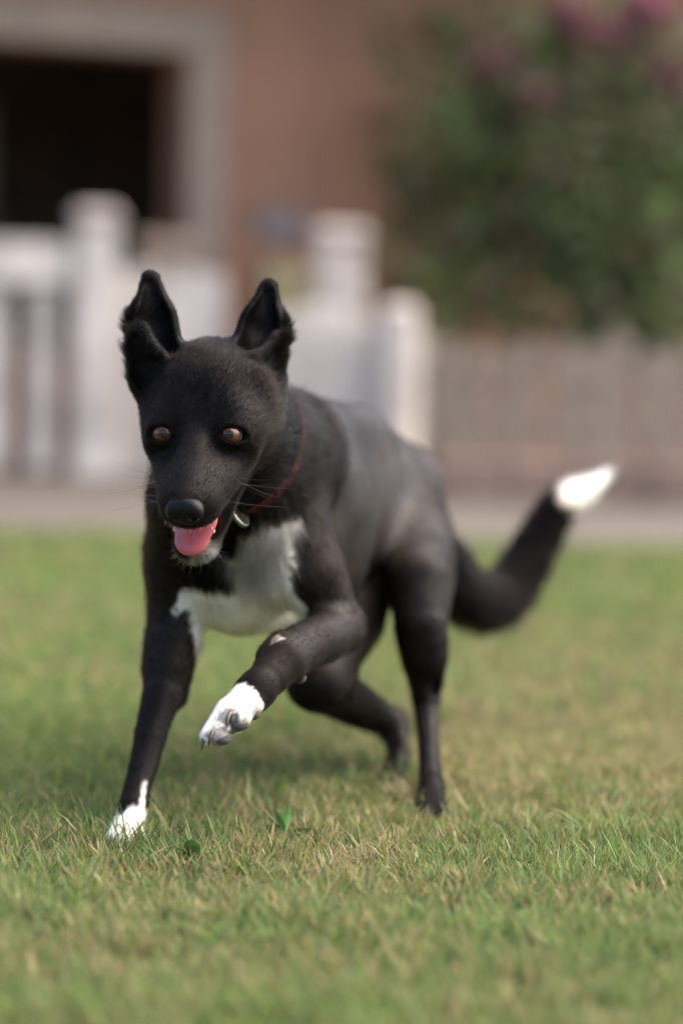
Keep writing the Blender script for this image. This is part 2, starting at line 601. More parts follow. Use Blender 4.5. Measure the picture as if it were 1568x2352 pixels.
shrub('flowering_shrub', 'large loose green shrub with pink flowers rising behind the brown picket fence', base, blobs, 14000, .09, GREENS, 5, flowers, stems)
base2 = P(995, 1090, 9.55); base2[2] = 0
shrub('small_shrub', 'narrow dark green shrub between the white gate post and the picket fence', base2,
      [(P(1000, 900, 9.5), (.09, .1, .28)), (P(1000, 1030, 9.5), (.08, .09, .12))], 900, .06, GREENS[:3], 9, [],
      [([base2, P(1000, 1000, 9.5), P(1003, 850, 9.5)], .012)])

# tree belt far behind the lens: it closes the view the dog looks into
tb = np.random.default_rng(77)
cen = [(x, -34 + 2 * math.sin(x), 2.6 + 1.2 * tb.random()) for x in np.arange(-55, 56, 2.5)]
radb = [(2.6, 2.0, 2.8 + 1.2 * tb.random()) for _ in cen]
v, f, c = leaf_cloud(cen, radb, 9000, .75, GREENS[:3], 78, .6)
o = mesh_obj('tree_belt', v, f, M_leaf, None, False, 'stuff')
set_tint(o.data, c)
o['label'] = 'belt of distant trees closing the far side of the lawn'
# ------------------------------------------------------------------ the dog: one continuous body surface grown from a signed distance field
VOX = 0.0021


class Prim:
    def __init__(s, a, b, ra, rb, k=.02, grp='torso', flow=None, sq=None, op=1):
        s.a, s.b = np.asarray(a, float), np.asarray(b, float)
        if grp in ('leg', 'thigh', 'shoulder', 'paw_dark', 'tail') and op > 0:
            ra, rb = ra - .0022, max(rb - .0022, .002)
        s.ra, s.rb, s.k, s.grp, s.op = ra, rb, k, grp, op
        s.flow = nrm(flow if flow is not None else s.b - s.a)
        s.sq = None
        if sq is not None:
            s.sq = (nrm(sq[0]), sq[1])
        m = max(ra, rb) * (max(1, s.sq[1]) if s.sq else 1) + k + 3 * VOX
        s.lo = np.minimum(s.a, s.b) - m
        s.hi = np.maximum(s.a, s.b) + m

    def dist(s, X, Y, Z):
        px, py, pz = X - s.a[0], Y - s.a[1], Z - s.a[2]
        ba = s.b - s.a
        sc = 1.0
        if s.sq is not None:
            n, f = s.sq
            c = (px * n[0] + py * n[1] + pz * n[2]) * (1 / f - 1)
            px, py, pz = px + c * n[0], py + c * n[1], pz + c * n[2]
            ba = ba + n * (ba @ n) * (1 / f - 1)
            sc = min(1.0, f) * .5 + .5 * min(1.0, f) if f > 1 else (f * .5 + .5)
        l2 = ba @ ba + 1e-12
        h = np.clip((px * ba[0] + py * ba[1] + pz * ba[2]) / l2, 0, 1)
        d = np.sqrt((px - ba[0] * h) ** 2 + (py - ba[1] * h) ** 2 + (pz - ba[2] * h) ** 2) - (s.ra + (s.rb - s.ra) * h)
        return d * sc


class Chain:
    """tapered limb through several joints; joints do not swell"""
    def __init__(s, pts, k=.02, grp='leg', flow=None, sq=None):
        s.subs = [Prim(P(*a[:3]) if len(a) == 4 else a[0], P(*b[:3]) if len(b) == 4 else b[0], a[-1], b[-1], k=k, grp=grp, flow=flow, sq=sq)
                  for a, b in zip(pts[:-1], pts[1:])]
        s.k, s.grp, s.op = k, grp, 1
        s.lo = np.min([q.lo for q in s.subs], axis=0)
        s.hi = np.max([q.hi for q in s.subs], axis=0)

    def dist(s, X, Y, Z):
        d = s.subs[0].dist(X, Y, Z)
        for q in s.subs[1:]:
            e = q.dist(X, Y, Z)
            h = np.maximum(.0016 - np.abs(d - e), 0) / .0016
            d = np.minimum(d, e) - h * h * .0004
        return d


class Ell:
    def __init__(s, c, rad, ax=None, k=.02, grp='torso', flow=(0, 1, 0), op=1):
        s.c, s.r = np.asarray(c, float), np.asarray(rad, float)
        s.ax = np.eye(3) if ax is None else np.asarray(ax, float)
        s.k, s.grp, s.op = k, grp, op
        s.flow = nrm(flow)
        ext = np.sqrt(((s.ax * s.r[:, None]) ** 2).sum(0)) + k + 3 * VOX
        s.lo, s.hi = s.c - ext, s.c + ext

    def dist(s, X, Y, Z):
        px, py, pz = X - s.c[0], Y - s.c[1], Z - s.c[2]
        q = [px * s.ax[i][0] + py * s.ax[i][1] + pz * s.ax[i][2] for i in range(3)]
        k0 = np.sqrt(sum((q[i] / s.r[i]) ** 2 for i in range(3)))
        k1 = np.sqrt(sum((q[i] / s.r[i] ** 2) ** 2 for i in range(3))) + 1e-9
        return k0 * (k0 - 1) / k1


def sdf_mesh(prims, vox, relax=2):
    lo = np.min([p.lo for p in prims if p.op > 0], axis=0)
    hi = np.max([p.hi for p in prims if p.op > 0], axis=0)
    n = np.ceil((hi - lo) / vox).astype(int) + 2
    D = np.full(n, .06, np.float32)
    for p in prims:
        i0 = np.clip(np.floor((p.lo - lo) / vox).astype(int), 0, n)
        i1 = np.clip(np.ceil((p.hi - lo) / vox).astype(int) + 1, 0, n)
        if np.any(i1 <= i0):
            continue
        X = (lo[0] + vox * np.arange(i0[0], i1[0], dtype=np.float32))[:, None, None]
        Y = (lo[1] + vox * np.arange(i0[1], i1[1], dtype=np.float32))[None, :, None]
        Z = (lo[2] + vox * np.arange(i0[2], i1[2], dtype=np.float32))[None, None, :]
        d = p.dist(X, Y, Z).astype(np.float32)
        sub = D[i0[0]:i1[0], i0[1]:i1[1], i0[2]:i1[2]]
        if p.op > 0:
            h = np.maximum(p.k - np.abs(sub - d), 0) / p.k
            sub[:] = np.minimum(sub, d) - h * h * p.k * .25
        else:
            e = -d
            h = np.maximum(p.k - np.abs(sub - e), 0) / p.k
            sub[:] = np.maximum(sub, e) + h * h * p.k * .25
    S = D < 0
    pos_l, cell_l, quads = [], [], []
    nc = n
    def cid(i, j, k):
        return (i * nc[1] + j) * nc[2] + k
    e3 = np.eye(3, dtype=int)
    for ax in range(3):
        sl0 = [slice(None)] * 3
        sl1 = [slice(None)] * 3
        sl0[ax] = slice(0, -1)
        sl1[ax] = slice(1, None)
        a, b = S[tuple(sl0)], S[tuple(sl1)]
        idx = np.argwhere(a != b)
        ok = np.all((idx > 0) & (idx < n - 1), axis=1)
        idx = idx[ok]
        d0 = D[idx[:, 0], idx[:, 1], idx[:, 2]]
        jx = idx + e3[ax]
        d1 = D[jx[:, 0], jx[:, 1], jx[:, 2]]
        t = d0 / (d0 - d1)
        pos = idx + t[:, None] * e3[ax]
        u, v = e3[(ax + 1) % 3], e3[(ax + 2) % 3]
        cs = [idx - u - v, idx - v, idx, idx - u]
        ids = [cid(c[:, 0], c[:, 1], c[:, 2]) for c in cs]
        q = np.stack(ids, 1)
        fl = d0 > 0
        q[fl] = q[fl][:, ::-1]
        quads.append(q)
        for c in ids:
            pos_l.append(pos)
            cell_l.append(c)
    pos = np.concatenate(pos_l)
    cell = np.concatenate(cell_l)
    uq, inv = np.unique(cell, return_inverse=True)
    cnt = np.bincount(inv)
    V = np.stack([np.bincount(inv, pos[:, k]) / cnt for k in range(3)], 1)
    Q = np.searchsorted(uq, np.concatenate(quads))
    for _ in range(relax):
        acc = np.zeros_like(V)
        w = np.zeros(len(V))
        for k in range(4):
            np.add.at(acc, Q[:, k], V[Q[:, (k + 1) % 4]] + V[Q[:, (k + 3) % 4]])
            w += np.bincount(Q[:, k], minlength=len(V)) * 2
        V = V * .5 + .5 * acc / w[:, None]
    return lo + V * vox, Q


PX = lambda z: z / FPX
prims = []
def cone(a, b, ra, rb, **kw): prims.append(Prim(P(*a), P(*b), ra, rb, **kw))

# trunk ------------------------------------------------
T1, T2, T3, T4, T5, T6 = P(560, 1255, 2.95), P(680, 1172, 3.10), P(735, 1160, 3.22), P(832, 1118, 3.33), P(905, 1120, 3.41), P(948, 1200, 3.46)
spine = nrm(T4 - T2)
lat = nrm(np.cross(spine, up))
BACK = spine
def chain(pts, **kw): prims.append(Chain(pts, **kw))


chain([(T1, .085), (T2, .125), (T3, .113), (T4, .088)], k=.03, grp='torso', flow=BACK, sq=(lat, .80))
chain([(T3, .09), (T4, .080), (T5, .067), (T6, .050)], k=.03, grp='torso', flow=BACK)
prims.append(Prim(P(555, 1335, 2.95), P(690, 1310, 3.10), .062, .075, k=.04, grp='torso', flow=BACK))          # keel of the chest
prims.append(Prim(P(770, 1225, 3.22), P(850, 1190, 3.34), .06, .045, k=.04, grp='belly', flow=BACK))
prims.append(Prim(P(690, 975, 3.04), P(830, 985, 3.26), .030, .030, k=.05, grp='torso', flow=BACK))                # withers and back line
cone((880, 1075, 3.36), (905, 1105, 3.385), .016, .016, k=.03, grp='torso', flow=BACK)
prims.append(Prim(P(868, 1120, 3.275), P(872, 1230, 3.23), .015, .013, k=.03, grp='torso', flow=BACK, op=-1))
# ribs: shallow swells
for q in range(4):
    a = T2 + (T3 - T2) * (q / 2.6) + up * .02
    c = a - lat * .088
    prims.append(Prim(c + up * .02, c - up * .085 + spine * .02 + lat * .008, .014, .013, k=.026, grp='torso', flow=BACK))
# neck --------------------------------------------------
cone((515, 985, 2.80), (605, 1075, 3.02), .076, .092, k=.03, grp='neck')
cone((500, 1060, 2.83), (545, 1230, 2.94), .066, .085, k=.03, grp='neck', flow=(0.03, .1, -1))
cone((420, 1150, 2.88), (435, 1290, 2.93), .045, .05, k=.03, grp='shoulder', flow=(-.1, .2, -1))
# left foreleg of the picture (planted) -----------------
L = 'leg'
chain([(425, 1270, 2.94, .050), (400, 1450, 2.93, .035), (384, 1530, 2.912, .030)], k=.022, grp='shoulder')
chain([(396, 1480, 2.925, .031), (380, 1570, 2.902, .0275), (352, 1680, 2.865, .0225), (318, 1800, 2.82, .0175), (305, 1850, 2.80, .0178), (294, 1900, 2.785, .0185)], k=.016, grp=L)
cone((405, 1560, 2.915), (412, 1605, 2.91), .012, .010, k=.018, grp=L)
cone((372, 1600, 2.885), (345, 1690, 2.855), .012, .008, k=.02, grp=L)          # muscle of the forearm
cone((328, 1835, 2.83), (318, 1900, 2.80), .010, .010, k=.012, grp=L)
for tx, ty, tz in ((262, 1925, 2.735), (281, 1940, 2.722), (302, 1942, 2.722), (320, 1930, 2.735)):
    cone((292, 1895, 2.78), (tx, ty, tz), .0135, .0098, k=.006, grp='paw')
    cone((tx + (290 - tx) * .45, ty - 20, tz + .02), (tx + (290 - tx) * .45, ty - 17, tz + .02), .0105, .0105, k=.006, grp='paw')
# right foreleg of the picture (lifted) -----------------
cone((690, 1000, 3.03), (640, 1170, 2.93), .040, .052, k=.035, grp='shoulder')
chain([(640, 1170, 2.93, .052), (708, 1320, 2.905, .046), (772, 1425, 2.915, .031)], k=.022, grp='shoulder')
cone((790, 1425, 2.94), (808, 1462, 2.935), .016, .012, k=.014, grp=L)
chain([(780, 1447, 2.905, .0320), (740, 1467, 2.85, .0315), (695, 1487, 2.79, .0300), (652, 1517, 2.735, .0285), (620, 1552, 2.715, .0245), (588, 1586, 2.695, .0205)], k=.016, grp=L)
cone((640, 1475, 2.75), (615, 1505, 2.735), .012, .011, k=.018, grp=L)
cone((678, 1545, 2.745), (688, 1555, 2.74), .009, .007, k=.008, grp=L)
PW = 'paw'
cone((588, 1586, 2.695), (532, 1645, 2.672), .0205, .0195, k=.012, grp=PW)
toes = [((522, 1630, 2.668), (480, 1690, 2.65), .0125, .0105), ((532, 1645, 2.66), (503, 1690, 2.64), .0135, .0118),
        ((560, 1630, 2.662), (548, 1655, 2.645), .0135, .0122), ((586, 1606, 2.68), (577, 1628, 2.668), .0115, .0105)]
for a, b_, ra, rb in toes:
    cone(a, b_, ra, rb, k=.005, grp=PW)
# left hind leg of the dog (straight, right in the picture)
H = 'leg'
chain([(915, 1150, 3.40, .050), (958, 1230, 3.29, .052), (960, 1330, 3.17, .042), (964, 1430, 3.145, .036), (974, 1500, 3.15, .0305)], k=.045, grp='thigh')
chain([(985, 1230, 3.38, .036), (994, 1330, 3.28, .032), (988, 1450, 3.20, .022)], k=.03, grp='thigh')
chain([(968, 1470, 3.15, .031), (977, 1560, 3.16, .0265), (978, 1630, 3.155, .0185), (983, 1705, 3.09, .0150), (987, 1765, 3.03, .0158), (990, 1815, 2.98, .0185)], k=.018, grp=H)
cone((994, 1585, 3.185), (988, 1640, 3.17), .009, .008, k=.014, grp=H)
for dx in (-24, -8, 8, 24):
    cone((990 + dx * .3, 1805, 2.98), (992 + dx, 1884 - abs(dx) * .2, 2.915), .0125, .0095, k=.006, grp='paw_dark')
# right hind leg of the dog (flexed, low) ----------------
chain([(850, 1235, 3.36, .052), (800, 1420, 3.20, .052), (730, 1560, 3.06, .038)], k=.03, grp='thigh')
chain([(724, 1568, 3.06, .036), (815, 1618, 3.14, .031), (898, 1662, 3.21, .022)], k=.02, grp=H)
cone((915, 1650, 3.225), (920, 1672, 3.22), .012, .011, k=.012, grp=H)
chain([(900, 1662, 3.21, .021), (916, 1730, 3.175, .0165), (902, 1775, 3.14, .0175)], k=.012, grp=H)
for dx in (-20, -7, 7, 20):
    cone((903 + dx * .3, 1770, 3.14), (896 + dx, 1808 - abs(dx) * .25, 3.10), .012, .0092, k=.006, grp='paw_dark')
for a, b_, r_, off in (((398, 1640), (372, 1730), .0045, -.019), ((360, 1700), (336, 1800), .0045, -.0165),
                       ((405, 1480), (396, 1560), .0045, -.026)):
    za, zb = 2.905 + off, 2.865 + off
    prims.append(Prim(P(a[0], a[1], za), P(b_[0], b_[1], zb), r_, r_ * .7, k=.010, grp='leg', op=-1))
prims.append(Prim(P(1000, 1455, 3.145), P(992, 1590, 3.150), .008, .006, k=.012, grp='leg', op=-1))
prims.append(Prim(P(988, 1250, 3.27), P(985, 1380, 3.16), .010, .008, k=.02, grp='thigh', op=-1))
prims.append(Prim(P(740, 1440, 2.86), P(690, 1470, 2.775), .005, .004, k=.012, grp='leg', op=-1))
# tail --------------------------------------------------
tl = [(985, 1225, 3.48, .030), (1040, 1335, 3.52, .038), (1070, 1368, 3.54, .039), (1105, 1384, 3.56, .0385), (1135, 1380, 3.58, .038), (1165, 1358, 3.60, .036), (1200, 1308, 3.63, .032),
      (1236, 1240, 3.66, .028), (1278, 1168, 3.68, .023), (1305, 1146, 3.69, .0205), (1335, 1131, 3.70, .017), (1372, 1105, 3.71, .009), (1394, 1088, 3.72, .003)]
chain(tl, k=.02, grp='tail')

# head: own frame (x picture right, y along the muzzle, z up from it) -----
H0 = P(450, 997, 2.665)
yaw, pit = R(-10), R(40)
hf = np.array([math.sin(yaw) * math.cos(pit), -math.cos(yaw) * math.cos(pit), -math.sin(pit)])
hr0 = nrm(np.array([math.cos(yaw), math.sin(yaw), 0]))
hu0 = np.cross(hf, hr0)
if hu0[2] < 0:
    hu0 = -hu0
ro = R(1.2)
hr = hr0 * math.cos(ro) + hu0 * math.sin(ro)
hu = -hr0 * math.sin(ro) + hu0 * math.cos(ro)
HAX = np.stack([hr, hf, hu])


def Hd(x, y, z):
    return H0 + hr * x + hf * y + hu * z


def hcone(a, b, ra, rb, **kw):
    kw.setdefault('grp', 'head')
    prims.append(Prim(Hd(*a), Hd(*b), ra, rb, **kw))


def hell(c, r, **kw):
    kw.setdefault('grp', 'head')
    prims.append(Ell(Hd(*c), r, HAX, **kw))


BK = -hf
hell((-.003, -.080, -.012), (.067, .068, .056), k=.02, flow=BK + hu * .15)                     # cranium
hell((-.004, -.112, -.035), (.063, .06, .057), k=.02, flow=BK)
for s in (-1, 1):
    hell((s * (.046 - .003 * s), -.076, -.036), (.031, .050, .043), k=.03, flow=BK * .8 + hr * s * .3 - hu * .35)   # cheeks
    hell((s * .030, -.034, -.004), (.026, .026, .021), k=.022, flow=BK * .8 + hr * s * .5)           # brows
    hell((s * .050, -.026, -.024), (.017, .030, .016), k=.02, flow=BK * .7 + hr * s * .5)          # zygoma
    hcone((s * .034, -.012, -.042), (s * .0150, .066, -.042), .0255, .0205, k=.018, flow=BK * .9 + hr * s * .25 - hu * .3, grp='muzzle')
hcone((0, -.02, -.018), (0, .078, -.030), .030, .0225, k=.02, flow=BK, grp='muzzle')
hell((0, .074, -.046), (.025, .018, .016), k=.012, flow=BK - hu * .6, grp='muzzle')
# lower jaw
for s in (-1, 1):
    hcone((s * .034 - .003, -.060, -.066), (s * .0105 - .006, .049, -.110), .022, .0150, k=.016, flow=BK - hu * .2, grp='jaw')
hell((-.006, .060, -.115), (.0225, .017, .013), k=.010, flow=BK * .5 - hu, grp='jaw')
# mouth opening
prims.append(Prim(Hd(0, .105, -.084), Hd(0, -.005, -.072), .0175, .015, k=.006, grp='mouth', op=-1, sq=(hr, 1.25)))
# between the eyes a shallow furrow, sockets
prims.append(Prim(Hd(0, -.000, .031), Hd(0, -.070, .0655), .010, .010, k=.014, grp='head', op=-1, flow=BK))
for s in (-1, 1):
    prims.append(Ell(Hd(s * .036, .016, -.002), (.012, .022, .010), HAX, k=.018, grp='head', op=-1, flow=BK))
    prims.append(Ell(Hd(s * .072, -.045, .026), (.014, .022, .016), HAX, k=.026, grp='head', op=-1, flow=BK))
EYES = []
cam_dir = nrm(cam_pos - H0)
for s in (-1, 1):
    ec = Hd(s * .0372 + .0015, 0, 0) - cam_dir * .0140
    EYES.append((ec, s))
    ld = nrm(cam_dir + hr * s * .35)
    pu = nrm(np.cross(ld, hr0 + ld * 0))
    if pu[2] < 0:
        pu = -pu
    prv = nrm(np.cross(pu, ld))
    if prv @ hr < 0:
        prv = -prv
    # lid swelling, then the almond opening
    prims.append(Ell(ec - ld * .001, (.0208, .0185, .0194), np.stack([prv, pu, ld]), k=.010, grp='lid', flow=BK * .6 + hr * s * .7))
    prims.append(Ell(ec + ld * .013, (.0142, .0082, .019), np.stack([nrm(prv + pu * -.10 * s), nrm(pu + prv * .10 * s), ld]), k=.0035, grp='lid', op=-1))
# ears
EARS = []
for s, b0, t0, fl0, fl1 in ((-1, (356, 838, 2.745), (346, 634, 2.765), (328, 757, 2.730), (370, 818, 2.713)),
                            (1, (590, 845, 2.755), (618, 654, 2.785), (630, 780, 2.748), (580, 826, 2.718))):
    A, Bt = P(*b0), P(*t0)
    axis = nrm(Bt - A)
    toc = nrm(cam_pos - A)
    sidev = nrm(np.cross(axis, toc))
    if sidev[0] * s < 0:
        sidev = -sidev                                   # outwards
    EARS.append((A, Bt, axis, sidev, toc))
    prims.append(Prim(A - axis * .02, A + axis * (np.linalg.norm(Bt - A) * .52), .0255, .0258, k=.016, grp='ear', sq=(toc, .75)))
    prims.append(Prim(A + axis * (np.linalg.norm(Bt - A) * .52), Bt - axis * .006, .0258, .0115, k=.008, grp='ear', sq=(toc, .75)))
    n_ = np.linalg.norm(Bt - A)
    prims.append(Prim(A - axis * .01 - sidev * .008, A + axis * .03 - sidev * .003, .026, .024, k=.014, grp='ear', flow=axis, sq=(toc, .75)))
    prims.append(Prim(A + axis * .020 + toc * .019 - sidev * .008, A + axis * n_ * .5 + toc * .015 - sidev * .002, .019, .0175, k=.006, grp='earin', op=-1))
    prims.append(Prim(A + axis * n_ * .5 + toc * .015 - sidev * .002, Bt + toc * .0095 - axis * .012, .0185, .0075, k=.006, grp='earin', op=-1))
    prims.append(Prim(P(*fl0), P(*fl1), .0042, .0070, k=.011, grp='ear', flow=axis))
    prims.append(Prim(P(*fl0) - axis * .03 - sidev * .006, P(*fl0), .007, .0050, k=.012, grp='ear', flow=axis))

V, Q = sdf_mesh(prims, VOX)

# per vertex: fur direction, group weights
groups = sorted({p.grp for p in prims})
gi = {g_: i for i, g_ in enumerate(groups)}
GW = np.zeros((len(V), len(groups)))
FL = np.zeros((len(V), 3))
for p in prims:
    m = np.all((V > p.lo) & (V < p.hi), axis=1)
    if not m.any():
        continue
    q = V[m]
    d = np.abs(p.dist(q[:, 0], q[:, 1], q[:, 2]))
    w = np.exp(-(d / .006) ** 1.2) + 1e-6
    GW[m, gi[p.grp]] += w
    if p.op > 0:
        if isinstance(p, Chain):
            for sb in p.subs:
                ws_ = np.exp(-(np.abs(sb.dist(q[:, 0], q[:, 1], q[:, 2])) / .006) ** 1.2) + 1e-7
                FL[m] += ws_[:, None] * sb.flow
        else:
            FL[m] += w[:, None] * p.flow
GW /= GW.sum(1)[:, None] + 1e-9
FL /= np.linalg.norm(FL, axis=1)[:, None] + 1e-9


def gw(*names):
    return sum(GW[:, gi[n_]] for n_ in names if n_ in gi)


def seg_d(p, a, b):
    a, b = np.asarray(a), np.asarray(b)
    ba = b - a
    h = np.clip(((p - a) @ ba) / (ba @ ba + 1e-12), 0, 1)
    return np.linalg.norm(p - a - h[:, None] * ba, axis=1)


def white_mask(p, trunk_w, leg_w):
    """where the coat is white: chest blaze, toes, stocking stripe, tail tip, flecks"""
    nz = (vnoise(p, 60, 3) - .5) * .022 + (vnoise(p, 190, 4) - .5) * .016
    ch = np.full(len(p), 1.0)
    for a, b, r in (((590, 1215, 2.86), (610, 1310, 2.87), .034), ((625, 1205, 2.88), (600, 1250, 2.87), .022), ((610, 1330, 2.87), (590, 1345, 2.87), .030), ((560, 1400, 2.87), (450, 1390, 2.88), .025),
                    ((620, 1400, 2.90), (560, 1420, 2.90), .045), ((650, 1420, 2.95), (520, 1400, 2.92), .05), ((560, 1125, 2.84), (580, 1180, 2.84), .022), ((565, 1190, 2.86), (560, 1290, 2.865), .028), ((600, 1170, 2.87), (640, 1190, 2.88), .022), ((585, 1150, 2.86), (600, 1220, 2.865), .030),
                    ((470, 1420, 2.92), (470, 1475, 2.93), .022)):
        ch = np.minimum(ch, seg_d(p, P(*a), P(*b)) - r)
    ch = np.maximum(ch, .026 - seg_d(p, P(455, 1275, 2.87), P(490, 1318, 2.86)))
    w = sstep(.004, -.004, ch + nz) * np.clip(trunk_w * 1.6, 0, 1)
    # lifted paw
    pw = nrm(P(500, 1690, 2.65) - P(600, 1590, 2.70))
    t = (p - P(566, 1600, 2.69)) @ pw + nz * .35
    near = seg_d(p, P(600, 1590, 2.69), P(490, 1700, 2.65)) < .06
    w = np.maximum(w, sstep(-.002, .002, t) * near)
    # planted paw and stripe
    near = seg_d(p, P(300, 1880, 2.78), P(285, 1950, 2.72)) < .05
    w = np.maximum(w, near * sstep(.006, .001, p[:, 2] - .030 + nz * .6))
    st = seg_d(p, P(341, 1800, 2.80), P(326, 1895, 2.775)) - .0075
    w = np.maximum(w, sstep(.002, -.002, st + nz * .15) * leg_w)
    for c, r in (((640, 1447, 2.72), .009), ((694, 1468, 2.77), .0035), ((308, 1862, 2.78), .0045), ((628, 1452, 2.72), .006)):
        w = np.maximum(w, sstep(.005, -.005, np.linalg.norm(p - P(*c), axis=1) - r - .001 + nz * .5) * leg_w)
    # tail tip
    td = nrm(P(1394, 1088, 3.72) - P(1278, 1168, 3.68))
    t = (p - P(1272, 1160, 3.68)) @ td + nz * .9
    w = np.maximum(w, sstep(-.004, .004, t) * (np.linalg.norm(p - P(1335, 1125, 3.70), axis=1) < .12))
    # pale chin
    w = np.maximum(w, .55 * sstep(.004, -.006, np.linalg.norm(p - Hd(0, .060, -.116), axis=1) - .017 + nz * .4))
    return np.clip(w, 0, 1)


def coat_colour(p, trunk_w, leg_w, back_w, n_seed=0):
    w = white_mask(p, trunk_w, leg_w)
    br = vnoise(p, 14, 11) * .6 + vnoise(p, 45, 12) * .4
    k = (.25 + .75 * sstep(.35, .75, br)) * (.35 + .65 * back_w)
    blk = np.array([.0042, .0041, .0048])[None] * (1 - k)[:, None] + np.array([.016, .0105, .0075])[None] * k[:, None]
    wh = np.array([.93, .90, .80])[None] * (.9 + .1 * vnoise(p, 30, 8))[:, None]
    for c in ((508, 1697, 2.637), (549, 1663, 2.642), (581, 1639, 2.664), (530, 1650, 2.645)):  # grey fur round the pads; shade between the toes also painted into the colour
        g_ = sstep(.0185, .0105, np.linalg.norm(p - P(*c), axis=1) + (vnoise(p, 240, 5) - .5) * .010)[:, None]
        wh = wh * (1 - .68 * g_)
    return blk * (1 - w)[:, None] + wh * w[:, None], w


dog = empty('dog', ((P(700, 1300, 3.05)[0]), P(700, 1300, 3.05)[1], 0),
            'black dog with white chest, paws and tail tip running over the grass', 'dog')
M_body = attr_mat('short_black_coat', 0.50, 0.07, 0, 0.0)
nt_ = M_body.node_tree
ga = nt_.nodes.new('ShaderNodeAttribute')
ga.attribute_name = 'gloss'
nt_.links.new(ga.outputs['Fac'], nt_.nodes['Principled BSDF'].inputs['Specular IOR Level'])
body = mesh_obj('body', V, Q, M_body, dog, True)
trunk_w, leg_w = gw('torso', 'neck', 'belly', 'shoulder'), gw('leg', 'paw', 'shoulder')
back_w = np.clip(gw('torso', 'thigh', 'belly') + .75 * gw('shoulder', 'leg') + .35 * gw('head'), 0, 1)
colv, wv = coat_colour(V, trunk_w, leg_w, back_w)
mouth_in = np.clip(gw('mouth') * 1.6, 0, 1)[:, None]
colv = colv * (1 - mouth_in) + np.array([.03, .010, .010]) * mouth_in
colv = colv * (1 - .5 * np.clip(gw('lid'), 0, 1)[:, None])
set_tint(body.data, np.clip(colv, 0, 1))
gl = .04 + .17 * gw('torso', 'belly') + .08 * gw('thigh') + .13 * gw('shoulder') + .09 * gw('leg', 'neck') + .06 * gw('muzzle', 'head', 'ear', 'earin')


def soften(a, it):
    for _ in range(it):
        acc = np.zeros(len(V))
        w = np.zeros(len(V))
        for k in range(4):
            acc += np.bincount(Q[:, k], a[Q[:, (k + 1) % 4]] + a[Q[:, (k + 3) % 4]], minlength=len(V))
            w += np.bincount(Q[:, k], minlength=len(V)) * 2
        a = .3 * a + .7 * acc / w
    return a


gl = gl * (1 - .75 * sstep(.085, .02, np.linalg.norm(V - P(935, 1160, 3.32), axis=1)))
gl = soften(gl, 90)
ga_ = body.data.attributes.new('gloss', 'FLOAT', 'POINT')
ga_.data.foreach_set('value', (gl * (.45 + .7 * vnoise(V, 22, 55) + .5 * vnoise(V, 75, 56))).astype(np.float32))
BVH = BVHTree.FromPolygons([tuple(v) for v in V], Q.tolist())

# eyes --------------------------------------------------
m_eye, nt, b, out = new_mat('eye_iris')
tc = nt.nodes.new('ShaderNodeAttribute')
tc.attribute_name = 'tint'
nt.links.new(tc.outputs['Color'], b.inputs['Base Color'])
b.inputs['Roughness'].default_value = 0.06
b.inputs['Coat Weight'].default_value = .45
b.inputs['Coat Roughness'].default_value = 0.01
b.inputs['Specular IOR Level'].default_value = .35
b.inputs['Coat IOR'].default_value = 1.5
for ec, s in EYES:
    g = Geo()
    look = nrm(cam_dir + hr * (-.10) - hu * .02)
    sx = nrm(np.cross(look, up))
    sy = np.cross(sx, look)
    g.ball((0, 0, 0), .0145, np.stack([sx, sy, look]), 40, 32)
    vv = np.array(g.v)
    cz = vv @ look / .0145
    # cornea bulge
    vv = vv * (1 + .05 * sstep(.78, .98, cz))[:, None]
    ang = np.arctan2(vv @ sx, vv @ sy)
    fib = .75 + .5 * vnoise(np.stack([np.cos(ang) * 3, np.sin(ang) * 3, cz * 2], 1), 4, 2)
    rr = np.sqrt(np.clip(1 - cz ** 2, 0, 1))
    rr[cz < 0] = 2
    c = np.array([.17, .14, .13])[None] * np.ones((len(vv), 1))
    iris = sstep(.92, .86, rr)
    ic = np.array([.088, .030, .010])[None] * fib[:, None] * (1 - .75 * sstep(.70, .90, rr))[:, None]
    c = c * (1 - iris)[:, None] + ic * iris[:, None]
    pup = sstep(.36, .30, rr)
    c = c * (1 - pup)[:, None] + np.array([.004, .004, .004]) * pup[:, None]
    o = mesh_obj('eye', vv + ec, g.f, m_eye, dog, True)
    set_tint(o.data, c)

# nose --------------------------------------------------
m_nose, nt, b, out = new_mat('nose_leather')
b.inputs['Base Color'].default_value = (.004, .004, .0045, 1)
b.inputs['Roughness'].default_value = .33
b.inputs['Specular IOR Level'].default_value = .17
vo = nt.nodes.new('ShaderNodeTexVoronoi')
vo.inputs['Scale'].default_value = 900
gp_ = nt.nodes.new('ShaderNodeNewGeometry')
nt.links.new(gp_.outputs['Position'], vo.inputs['Vector'])
bp = nt.nodes.new('ShaderNodeBump')
bp.inputs['Strength'].default_value = .45
bp.inputs['Distance'].default_value = .0006
nt.links.new(vo.outputs['Distance'], bp.inputs['Height'])
nt.links.new(bp.outputs['Normal'], b.inputs['Normal'])
npr = [Ell(Hd(.002, .0905, -.0245), (.0192, .0132, .0122), HAX, k=.006), Ell(Hd(.002, .095, -.0345), (.014, .010, .010), HAX, k=.008)]
for s in (-1, 1):
    npr.append(Ell(Hd(s * .0115 + .002, .096, -.0265), (.0094, .0092, .0108), HAX, k=.006))

    npr.append(Prim(Hd(s * .0105 + .002, .102, -.032), Hd(s * .020 + .002, .094, -.036), .0030, .0018, k=.003, op=-1))
npr.append(Ell(Hd(0, .150, -.046), (.060, .0475, .042), HAX, k=.005, op=-1))
for s in (-1, 1):
    npr.append(Ell(Hd(s * .0105 + .002, .1015, -.0310), (.0055, .0075, .0044), HAX, k=.003, op=-1))
